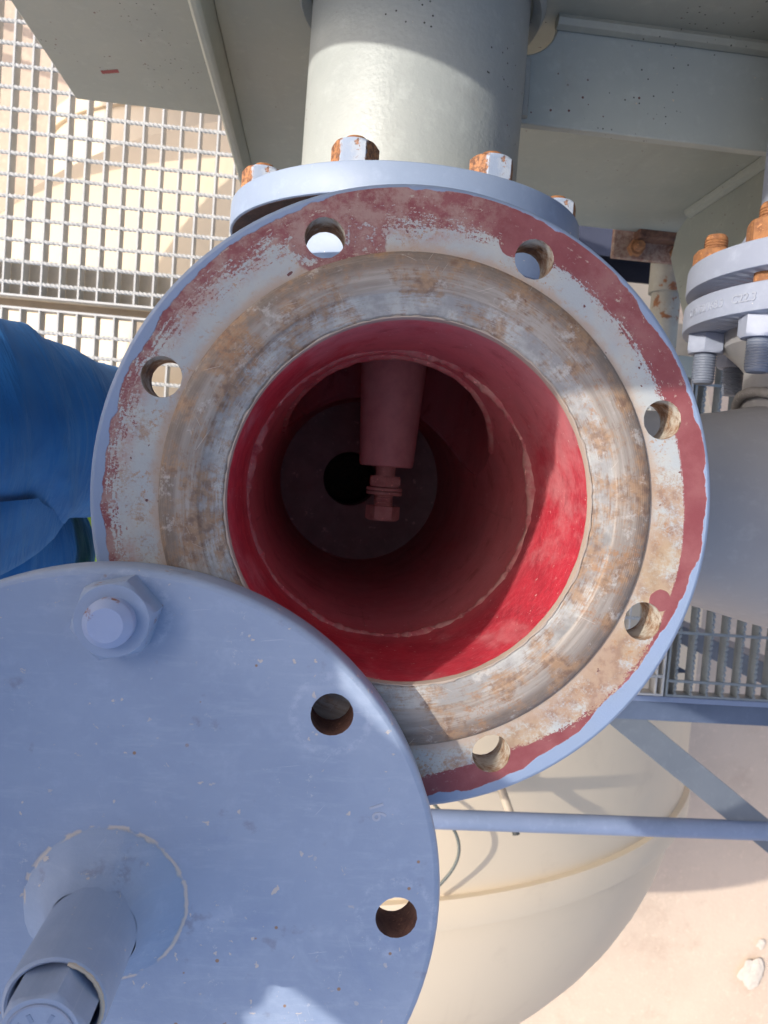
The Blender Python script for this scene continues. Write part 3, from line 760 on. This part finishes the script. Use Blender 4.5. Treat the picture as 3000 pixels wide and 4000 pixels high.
for i in range(n):
    a = 2 * PI * i / n
    for r, z in pr:
        w = .0012 * mnoise.noise((math.cos(a) * 3, math.sin(a) * 3, z * 60)) + .0010 * mnoise.noise((math.cos(a) * 9, math.sin(a) * 9, z * 20)) * (r > .03); vs.append(((r + w) * math.cos(a), (r + w) * math.sin(a), z + w * .4))
k_ = len(pr); b.add(vs, [(i * k_ + q, ((i + 1) % n) * k_ + q, ((i + 1) % n) * k_ + q + 1, i * k_ + q + 1) for i in range(n) for q in range(k_ - 1)])
b.build('weld_fillet', MLID, lid, 60)
b = MBld(); b.lathe([(.0213, .014), (.0213, .0715), (.0208, .0732), (.0196, .0740), (.0186, .0732), (.0182, .071), (.0182, .056), (.0, .056)], 64)
slv = b.build('boss_sleeve', MLID, lid)
b = MBld(); pts = [(.0192 * math.cos(rad(a)), .0192 * math.sin(rad(a)), .0740) for a in range(-40, 80, 4)]
b.tube(pts, [.0009 + .0005 * mnoise.noise((i * .8, 0, 0)) for i in range(len(pts))], 6); b.build('chipped_rim', flat('bare_primer_chip', (.55, .47, .36), .8), slv)
b = MBld(); hexprism(b, .0315, .034, .056, .0022); hb = b.build('center_bolt', MLID, lid, 30, M=RZ(rad(12)))
b = MBld(); b.lathe([(.0122, .0896), (.0126, .0906), (.0134, .0906), (.0137, .0896)], 40); b.build('head_ring', MB_PALE, hb)
for a in (30, 62, 118, 150):
    b = MBld(); b.box((.0065, -.0008, .0896), (.0100, .0008, .0902)); b.build('head_mark', MB, hb, M=RZ(rad(a)))
for a in (12, 72, 132):
    b = MBld(); b.tube([(.0166, 0, .080), (.0164, 0, .0845), (.0160, 0, .0875)], [.0003, .0009, .0007], 8); b.build('rust_bloom', MRUST, hb, M=RZ(rad(a)))
# its one remaining nut and stud
b = MBld(); hexprism(b, .0350, .0195, 0, .0032); nt_ = b.build('nut', paint('lid_nut_paint', (.30, .365, .49), (.26, .325, .45), (.56, .50, .44), .34, .155, .5, .2), lid, 30, M=T(0, .1475, 0) @ RZ(rad(14)))
b = MBld(); b.lathe([(.0115, .0190), (.0116, .0200), (.0111, .0208), (.0116, .0216), (.0116, .0222), (.0111, .0230), (.0116, .0238), (.0116, .0244), (.0111, .0252), (.0114, .0262), (.0108, .0270), (.0096, .0283), (.0084, .0296), (.0080, .0300), (0, .0301)], 48)
b.build('stud', paint('blue_paint_worn_thread', (.34, .40, .56), (.28, .34, .5), (.5, .38, .25), .36, .27), nt_, 40, M=T(0, .1475, 0))
me = text_mesh('16', .0105, .00025); me.materials.clear(); me.materials.append(flat('chipped_stamp', (.42, .45, .53), .7))
o = link('stamped_number', me, lid); o.matrix_local = T(.133, .053, .0001) @ RZ(rad(-70))
# the lid hangs on that one bolt, which still passes through the big flange
b = MBld(); b.tube([(.004, .150, -.002), (.004, .150, -.092)], .0078, 20); b.build('bolt_shank', MRUST_D, lid)
b = MBld(); hexprism(b, .030, .018, 0, .003); b.build('lower_nut', MRUST_D, lid, 30, M=T(.004, .150, -.058) @ RX(PI))

# ------------------------------------------------------------------ grey-green support frame
fr = thing('pipe_support', 'grey-green welded steel plates holding the sunlit pipe', 'pipe support')
YW = .475
b = MBld(); b.box((-.408, YW, -.67), (-.196, YW + .012, .55)); b.build('web_plate', MG_PLATE, fr, bevel=.0015)
b = MBld(); b.box((-.204, .432, -.99), (-.192, YW + .2, .36)); b.build('stiffener', MG_PLATE, fr, bevel=.004)
b = MBld(); b.box((-.192, YW, -.95), (.62, YW + .012, .55))
b.build('web_plate', MG_PLATE, fr, bevel=.0015)
# horizontal stiffener with coped corners
cope = lambda cx, cy, r, a0, a1: [(cx + r * math.cos(rad(a0 + (a1 - a0) * i / 8)), cy + r * math.sin(rad(a0 + (a1 - a0) * i / 8))) for i in range(9)]
poly = [(.118, .371), (.512, .371)] + cope(.512, YW - .003, .035, 270, 180) + cope(.118, YW - .003, .035, 0, -90)
b = MBld(); b.prism(poly, -.372, -.360); b.build('shelf_plate', paint('blue_grey_shelf_paint', (.36, .40, .375), (.32, .36, .345), (.56, .47, .33), .28, 0, .4, .1, 1), fr, bevel=.0015)
b = MBld(); b.tube([(.150, YW - .004, -.357), (.3, YW - .004, -.357), (.48, YW - .004, -.357)], .008, 8); b.build('fillet_weld', MG_PLATE, fr)
b = MBld(); b.tube([(.1225, .375, -.357), (.1225, .40, -.357), (.1215, .43, -.357)], .006, 8); b.build('fillet_weld', MG, fr)
poly = [(YW, .5), (YW, -.82), (YW - .02, -.87), (YW - .06, -.885), (.28, -.80), (.28, .2), (.28, .5)]
b = MBld(); b.prism(poly, .520, .532, 0); b.build('end_stiffener', MG_PLATE, fr, bevel=.002)
b = MBld(); b.tube([(.518, YW - .002, .4), (.518, YW - .002, -.3), (.518, YW - .002, -.82)], .011, 8); b.build('corner_weld', MG_PLATE, fr)
b = MBld(); b.box((-.41, YW + .012, .30), (.62, YW + .30, .315)); b.build('top_plate', MG_PLATE, fr, bevel=.002)
# red crayon smear and drip spots
b = MBld()
for i in range(14):
    x = -.352 + i * .0016; w = .0035 + .001 * mnoise.noise((i * .7, 0, 0)); zc = -.585 + .0006 * i
    b.box((x, YW - .0006, zc - w), (x + .0017, YW - .0002, zc + w))
b.build('crayon_mark', flat('red_crayon', (.34, .09, .08), .8), fr)

# ------------------------------------------------------------------ rusty foot and strut at the frame
ft = thing('foot_bracket', 'rusty bolted foot plate under the grey-green frame', 'bracket', (.53, .46, -.96))
b = MBld(); b.box((-.085, -.03, -.012), (.075, .03, 0)); b.build('base_plate', rusty('rusty_cream_plate', (.36, .25, .18), (.20, .09, .06)), ft, bevel=.002)
for x in (-.045, .035):
    b = MBld(); hexprism(b, .026, .014, 0, .002); q = b.build('nut', MRUST, ft, 30, M=T(x, -.012, 0))
    b = MBld(); thread(b, .008, .01, .032); b.build('stud', MRUST, q, M=T(x, -.012, 0))
b = MBld(); b.box((-.05, .0, 0), (.06, .03, .03)); b.build('clip', MRUST_D, ft, bevel=.003)
stt = thing('support_strut', 'round cream strut running below the rusty foot plate', 'strut', (.578, .3, -1.02))
kc = paint('dirty_cream_strut', (.36, .33, .26), (.27, .24, .19), (.3, .15, .08), .3, .22)
b = MBld(); b.tube([(0, .16, 0), (0, .03, 0), (0, -.02, 0)], .027, 28); b.build('post', kc, stt)
b = MBld(); b.tube([(0, .155, 0), (0, .09, 0)], .033, 28); b.build('sleeve', kc, stt)
b = MBld(); b.box((-.06, -.06, -.03), (.10, -.02, -.01)); b.build('end_plate', MG_PLATE, stt, bevel=.002)

# ------------------------------------------------------------------ platform: gratings and steel
GT = -1.10
def twisted(l, a=.0062, per=.034, step=.0022):
    b = MBld(); n = int(l / step); vs = []
    for i in range(n + 1):
        x = l * i / n; an = 2 * PI * x / per
        for q in range(4):
            t_ = an + q * PI / 2; vs.append((x, a * .5 * 1.35 * math.cos(t_), a * .5 * 1.35 * math.sin(t_)))
    b.add(vs, [(i * 4 + q, i * 4 + (q + 1) % 4, (i + 1) * 4 + (q + 1) % 4, (i + 1) * 4 + q) for i in range(n) for q in range(4)])
    return b.mesh('twisted_rod', MGALV, 30)
def grating(label, x0, x1, y0, y1, pitch, rod, mat, serr=False, rod_off=.5, twist=True, group='grating panels of the platform', bar_off=.5):
    g = thing('grating_panel', label, 'grating', (x0, y0, GT), group)
    L = y1 - y0; Wd = x1 - x0
    b = MBld()
    if serr:
        nt2 = int(L / .011); top = []
        for i in range(nt2):
            yy = L * i / nt2; top += [(yy, -.0005), (yy + .0045, -.0005), (yy + .0065, -.0042), (yy + .009, -.0042)]
        poly = [(0, -.03)] + [(L, -.03)] + [(L, -.0005)] + top[::-1]
        b.prism(poly, -.0024, .0024, 0)
    else:
        b.box((-.0016, 0, -.03), (.0016, L, 0))
    bm_ = b.mesh('bearing_bar', mat, 0)
    x = pitch * bar_off; 
    while x < Wd - .004:
        o = link('bearing_bar', bm_, g); o.location = (x, 0, 0); x += pitch
    if twist: rm = twisted(Wd)
    else:
        b = MBld(); b.tube([(0, 0, 0), (Wd, 0, 0)], .003, 6); rm = b.mesh('cross_rod', mat, 40)
    y = rod * rod_off
    while y < L - .006:
        o = link('cross_rod', rm, g); o.location = (0, y, -.0022); y += rod
    for yy in (-.004, L):
        b = MBld(); b.box((-.004, yy, -.03), (Wd + .004, yy + .004, .0005)); b.build('banding_bar', mat, g, 0)
    for xx in (-.004, Wd):
        b = MBld(); b.box((xx, 0, -.03), (xx + .004, L, .0005)); b.build('banding_bar', mat, g, 0)
    return g
PB = .0343
grating('pale galvanised grating panel of fine mesh at the upper left', -1.30, .33, .2905, 1.30, PB, .0393, MGALV, rod_off=.55)
grating('pale galvanised grating panel beside the blue trousers below a seam', -1.30, .685, -.402, .2635, PB, .0393, MGALV, rod_off=.93, twist=True)
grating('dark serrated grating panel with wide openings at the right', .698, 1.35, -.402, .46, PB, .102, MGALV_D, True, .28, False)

def beam(name, label, p0, p1, w, h, mat, t=.006, kind='I', group=None):
    """horizontal I or angle between two points at the level of their z (top face)"""
    p0, p1 = Vector(p0), Vector(p1); L = (p1 - p0).length; ang = math.atan2(p1.y - p0.y, p1.x - p0.x)
    o = thing(name, label, 'beam', p0, group); o.rotation_euler = (0, 0, ang)
    if kind == 'I':
        for nm, a, c in (('top_flange', (0, -w / 2, -t), (L, w / 2, 0)), ('web', (0, -t / 2, -h + t), (L, t / 2, -t)), ('bottom_flange', (0, -w / 2, -h), (L, w / 2, -h + t))):
            b = MBld(); b.box(a, c); b.build(nm, mat, o, bevel=.001)
    else:
        b = MBld(); b.box((0, -w / 2, -t), (L, w / 2, 0)); b.build('flat_leg', mat, o, bevel=.001)
        b = MBld(); b.box((0, w / 2 - t, -h), (L, w / 2, -t)); b.build('upright_leg', mat, o, bevel=.001)
    return o
beam('support_beam', 'dark blue platform edge beam below the serrated grating', (-1.3, -.447, -1.128), (1.5, -.447, -1.128), .04, .10, MDECK)
beam('support_beam', 'grey beam under the grating seam at the upper left', (-1.3, .325, -1.134), (.69, .325, -1.134), .075, .14, flat('dusty_tan_beam', (.55, .47, .36), .7))
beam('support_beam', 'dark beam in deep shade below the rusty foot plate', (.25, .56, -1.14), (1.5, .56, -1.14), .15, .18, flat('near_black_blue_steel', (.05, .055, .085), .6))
beam('edge_bar', 'narrow blue edge bar along the serrated grating', (.3, -.4145, -1.105), (1.5, -.4145, -1.105), .012, .05, MRAIL, .004, 'L')
beam('diagonal_brace', 'grey-blue angle brace slanting across the cream tank', (.615, -.460, -1.15), (1.10, -.800, -1.15), .058, .05, MBRACE, .006, 'L')
o = MBld().tube([(-.9, -.712, -1.15), (1.5, -.705, -1.15)], .0205, 24).build('rail_tube', MRAIL)
tag(o, 'round blue-grey tube crossing in front of the cream tank', 'rail')
o = MBld().box((-.03, -.03, -4.2), (.03, .03, 0)).build('platform_post', MDECK, bevel=.003); o.location = (1.2, -.45, -1.1); tag(o, 'dark blue platform post at the right', 'post')
gs = MBld().prism([(0, 0), (.07, -.03), (0, -.035)], -.02, -.014).build('gusset_plate', MDECK, bevel=.001); gs.location = (.697, -.335, -1.13); tag(gs, 'small dark triangular gusset beside the serrated grating', 'gusset')

wk = thing('shade_deck', 'added unseen deck that casts shade on the upper left tank', 'shade deck', (-3.78, 1.2, -1.1))  # added out of view to shade the right part of the small tank
b = MBld(); b.box((0, 0, -.02), (2.4, 1.8, 0)); b.build('deck_plate', MGALV, wk)
for x in (.02, .9):
    b = MBld(); b.box((x, 0, -4.2), (x + .05, .05, -.02)); b.build('leg', MDECK, wk)
    b = MBld(); b.box((x, 1.75, -4.2), (x + .05, 1.8, -.02)); b.build('leg', MDECK, wk)
# ------------------------------------------------------------------ cream tanks below
def tank(name, label, R, xc, zc, y0, y1, hd=.5):
    t_ = thing(name, label, 'tank', (xc, y0, zc - R))
    def head(ys, s_, rr=1.0):
        return [(R * rr * math.cos(PI / 2 * i / 20), ys + s_ * R * hd * math.sin(PI / 2 * i / 20)) for i in range(21)]
    M_ = T(0, -y0, R) @ TO_Y
    b = MBld(); b.lathe([(R, y0), (R, y1)], 128); b.build('shell', MTANK, t_, M=M_)
    b = MBld(); b.lathe([(R * .988, y0 + .02)] + [(r * .988, z) for r, z in head(y0, -1)], 128); b.build('near_head', MTANK, t_, M=M_)
    b = MBld(); b.lathe([(R * .988, y1 - .02)] + [(r * .988, z) for r, z in head(y1, 1)], 128); b.build('far_head', MTANK, t_, M=M_)
    for ys, s_ in ((y0, -1), (y1, 1)):
        b = MBld(); b.lathe([(R - .02, ys - .045), (R + .022, ys - .045), (R + .024, ys - .04), (R + .024, ys + .04), (R + .022, ys + .045), (R - .02, ys + .045)], 128); b.build('head_seam', MTANK, t_, M=M_)
    for f in (.2, .8):
        yy = y0 + (y1 - y0) * f
        b = MBld(); b.box((-R * .7, yy - .08 - y0, GZ - (zc - R) - .05), (R * .7, yy + .08 - y0, R * .35)); b.build('saddle', MTANK, t_)
    return t_
tank('storage_tank', 'big cream tank with a banded round head at the lower right', 1.80, -.039, -3.4375, -1.228, .15, .74)
tank('storage_tank', 'smaller cream tank seen through the grating at the upper left', 1.0, -.67, -4.3, .80, 1.665, .45)

# cable and conduit on the big tank
def rough_tube(name, label, cat, pts, r, mat):
    o = MBld().tube(pts, r, 10).build(name, mat, None, 60); return tag(o, label, cat)
pts = []
for i in range(25):
    t_ = i / 24
    pts.append((.30 + .10 * math.sin(PI * t_) + .01 * t_, -.86 - .30 * t_, -1.615 + .0 * t_))
rough_tube('looped_cable', 'grey cable looping beside the blue lid over the tank', 'cable', pts, .0045, MCABLE)
cd = thing('conduit', 'thin tan conduit standing on the cream tank', 'conduit', (.5, -.82, -1.68))
b = MBld(); b.tube([(0, 0, 0), (.012, -.02, .06), (.045, -.10, .09)], .012, 12); b.build('pipe', flat('tan_conduit', (.36, .30, .23), .6), cd)
b = MBld(); b.tube([(.0, .01, 0), (.003, -.004, .03)], .017, 12); b.build('coupling', flat('grey_coupling', (.3, .3, .33), .5), cd)
b = MBld(); b.tube([(.045, -.10, .09), (.052, -.125, .095)], .010, 12); b.build('gland', MBLACK, cd)

# stones on the sand
def stone(label, x, y, s):
    bm = bmesh.new(); bmesh.ops.create_icosphere(bm, subdivisions=4, radius=1)
    for v in bm.verts:
        w = 1 + .55 * mnoise.noise(v.co * 1.3 + Vector((x, y, 0))) + .10 * mnoise.noise(v.co * 4.5 + Vector((x, y, 3))); v.co = Vector((v.co.x * s * w, v.co.y * s * 1.4 * w, v.co.z * s * .10 * w))
    me = bpy.data.meshes.new('stone'); bm.to_mesh(me); bm.free(); me.materials.append(MROCK)
    o = link('stone', me); o.location = (x, y, GZ + s * .2); tag(o, label, 'stone')
stone('largest pale stone on the sand at the lower right', 3.70, -3.80, .085)
stone('small pale stone above the largest one on the sand', 3.76, -3.56, .03)

# ------------------------------------------------------------------ worker in blue at the left
per = thing('person', 'person in blue work trousers and jacket standing at the left', 'person', (-.62, .06, -1.1))
V = []; E_ = []; RAD = []
def node(p, r, par=None):
    V.append(Vector(p)); RAD.append(r); i = len(V) - 1
    if par is not None: E_.append((par, i))
    return i
pel = node((-.62, .06, -.16), (.14, .17))
bel = node((-.61, .05, .02), (.15, .19), pel)
che = node((-.56, .02, .20), (.15, .21), bel)
chu = node((-.515, -.02, .33), (.135, .20), che)
nk = node((-.46, -.085, .42), (.065, .065), chu)
hd0 = node((-.425, -.12, .485), (.085, .08), nk)
hd1 = node((-.405, -.14, .565), (.095, .08), hd0)
hd2 = node((-.41, -.155, .625), (.06, .06), hd1)
# near leg lifted forward, its thigh beside the flange
h1 = node((-.60, .035, -.24), (.135, .135), pel)
t1 = node((-.47, .045, -.35), (.13, .13), h1)
k1 = node((-.345, .03, -.48), (.108, .108), t1)
s1 = node((-.35, .02, -.78), (.085, .085), k1)
a1 = node((-.37, .02, -1.00), (.06, .06), s1)
f1 = node((-.27, .01, -1.055), (.045, .04), a1)
# other leg, lower and nearer the picture's foot
h2 = node((-.62, -.07, -.27), (.125, .125), pel)
k2 = node((-.44, -.125, -.60), (.095, .095), h2)
a2 = node((-.425, -.13, -1.00), (.065, .065), k2)
f2 = node((-.33, -.14, -1.055), (.045, .04), a2)
def hand(pm, dx, dy, dz, side):
    """four curled fingers and a thumb from the palm node, pointing along (dx, dy, dz)"""
    p = V[pm]; f_ = Vector((dx, dy, dz)).normalized(); ac = f_.cross(Vector((0, 0, 1)) if abs(f_.z) < .8 else Vector((1, 0, 0))).normalized()
    for fi in range(4):
        o_ = ac * (.0165 * (fi - 1.5)); ln_ = (.040, .047, .044, .035)[fi]
        q = node(p + f_ * .05 + o_, (.0095, .0095), pm)
        node(p + f_ * (.05 + ln_ * .8) + o_ + Vector((0, 0, -.015)), (.008, .008), q)
    q = node(p + f_ * .012 + ac * (.035 * side), (.011, .011), pm); node(p + f_ * .04 + ac * (.05 * side), (.009, .009), q)
# one unseen arm raised to shade the flange, the other on the hip
sh = node((-.545, .205, .345), (.098, .098), chu); el = node((-.36, .26, .43), (.062, .062), sh)
wr = node((-.19, .235, .48), (.042, .042), el); pm = node((-.13, .225, .485), (.030, .042), wr); hand(pm, 1, -.1, .05, 1)
sh = node((-.50, -.215, .345), (.085, .085), chu); el = node((-.60, -.375, .15), (.062, .062), sh)
wr = node((-.69, -.26, -.04), (.04, .04), el); pm = node((-.685, -.21, -.09), (.03, .042), wr); hand(pm, .3, .8, -.5, 1)
me = bpy.data.meshes.new('body_skeleton'); me.from_pydata(V, E_, [])
tmp = bpy.data.objects.new('tmp_body', me); COL.objects.link(tmp)
sk = tmp.modifiers.new('skin', 'SKIN'); sk.use_smooth_shade = True; sk.branch_smoothing = .6
for i, v in enumerate(me.skin_vertices[0].data):
    v.radius = RAD[i]; v.use_root = (i == pel)
su = tmp.modifiers.new('sub', 'SUBSURF'); su.levels = 4; su.render_levels = 4
dg = bpy.context.evaluated_depsgraph_get()
bme = bpy.data.meshes.new_from_object(tmp.evaluated_get(dg)); bpy.data.objects.remove(tmp)
bme.name = 'body'
no = [v.normal.copy() for v in bme.vertices]
for v, nn in zip(bme.vertices, no):
    p = v.co
    if p.z < .42 and p.x < -.2 and not (-.18 < p.z < -.03 and p.y < -.13):
        # drape folds: long creases that fan over the thigh, finer wrinkles across
        ax = p.x - p.z * .75                       # runs down the lifted thigh
        ax += .05 * mnoise.noise((p.x * 5, p.y * 5, p.z * 5)) + .35 * (p.y - .02) ** 2 * 4
        n1_ = mnoise.noise((ax * 11 + p.y * 3, p.y * 2.2, 1)); n2_ = mnoise.noise((ax * 30 + p.y * 6, p.y * 3, 7))
        fold = .012 * (1 - 2 * abs(n1_)) ** 2 + .0045 * (1 - 2 * abs(n2_)) - .009
        fold += mnoise.noise((p.x * 6, p.y * 6, p.z * 6)) * .012
        v.co = p + nn * fold
bme.materials.clear(); bme.materials.append(MCLOTH); bme.materials.append(MSKIN); bme.materials.append(MBLACK)
for f in bme.polygons:
    c = f.center
    if (c.z > .44 and c.y < .05) or (c.x > -.19 and c.z > .4) or (-.16 < c.z < -.055 and c.y < -.13 and -.72 < c.x < -.6): f.material_index = 1
    elif c.z < -1.0: f.material_index = 2
bme.shade_smooth()
bo = link('body', bme, per); bo.location = (.62, -.06, 1.1)
def ploc(o): o.location = (.62, -.06, 1.1); return o
b = MBld(); b.lathe([(.145, .0), (.128, .008), (.128, .03), (.118, .07), (.09, .11), (.045, .135), (0, .142)], 48, M=T(-.407, -.14, .55)); b.lathe([(.145, 0), (.142, -.004), (.11, .004)], 48, M=T(-.407, -.14, .55))
ploc(b.build('hard_hat', MHELM, per))
b = MBld()
for s_ in (1, -1): b.lathe([(0, -.012), (.011, -.006), (.0125, 0), (.011, .006), (0, .012)], 16, M=T(-.325, -.135 + s_ * .032, .53))
b.tube([(-.32, -.135, .53), (-.295, -.135, .505), (-.315, -.135, .495)], [.008, .014, .010], 10)
ploc(b.build('face_features', MSKIN, per, 60))
# hi-vis band on the lifted leg's shin
b = MBld(); b.lathe([(.098, -.035), (.106, -.025), (.108, 0), (.106, .025), (.098, .035)], 40, M=T(-.435, -.126, -.66)); ploc(b.build('reflective_band', MHIVIS, per))
# pocket flap on the thigh
n1, n2 = 14, 12; b = MBld(); vs = []
for th in (0, 1):
    for j in range(n2 + 1):
        for i in range(n1 + 1):
            x = -.47 + .135 * i / n1; yv = -.060 - .095 * j / n2 * math.sqrt(max(.02, 1 - .93 * (i / n1) ** 3)) + .02 * (i / n1)
            zz = -.165 - .235 * i / n1 - .09 * (j / n2) ** 1.6 + .006 * math.sin(i * .6 + j * .3) + (.0 if th else -.006)
            vs.append((x, yv, zz))
st_ = (n1 + 1) * (n2 + 1)
for th in (0, 1):
    b.add([], [])
fs = []
for th in (0, 1):
    for j in range(n2):
        for i in range(n1):
            q = (th * st_ + j * (n1 + 1) + i, th * st_ + j * (n1 + 1) + i + 1, th * st_ + (j + 1) * (n1 + 1) + i + 1, th * st_ + (j + 1) * (n1 + 1) + i)
            fs.append(q if th else q[::-1])
edge = [j * 0 + i for i in range(n1 + 1)] + [j * (n1 + 1) + n1 for j in range(1, n2 + 1)] + [n2 * (n1 + 1) + i for i in range(n1 - 1, -1, -1)] + [j * (n1 + 1) for j in range(n2 - 1, 0, -1)]
for a_, c_ in zip(edge, edge[1:] + edge[:1]): fs.append((a_, c_, st_ + c_, st_ + a_))
b.add(vs, fs); ploc(b.build('pocket_flap', MCLOTH, per, 60))
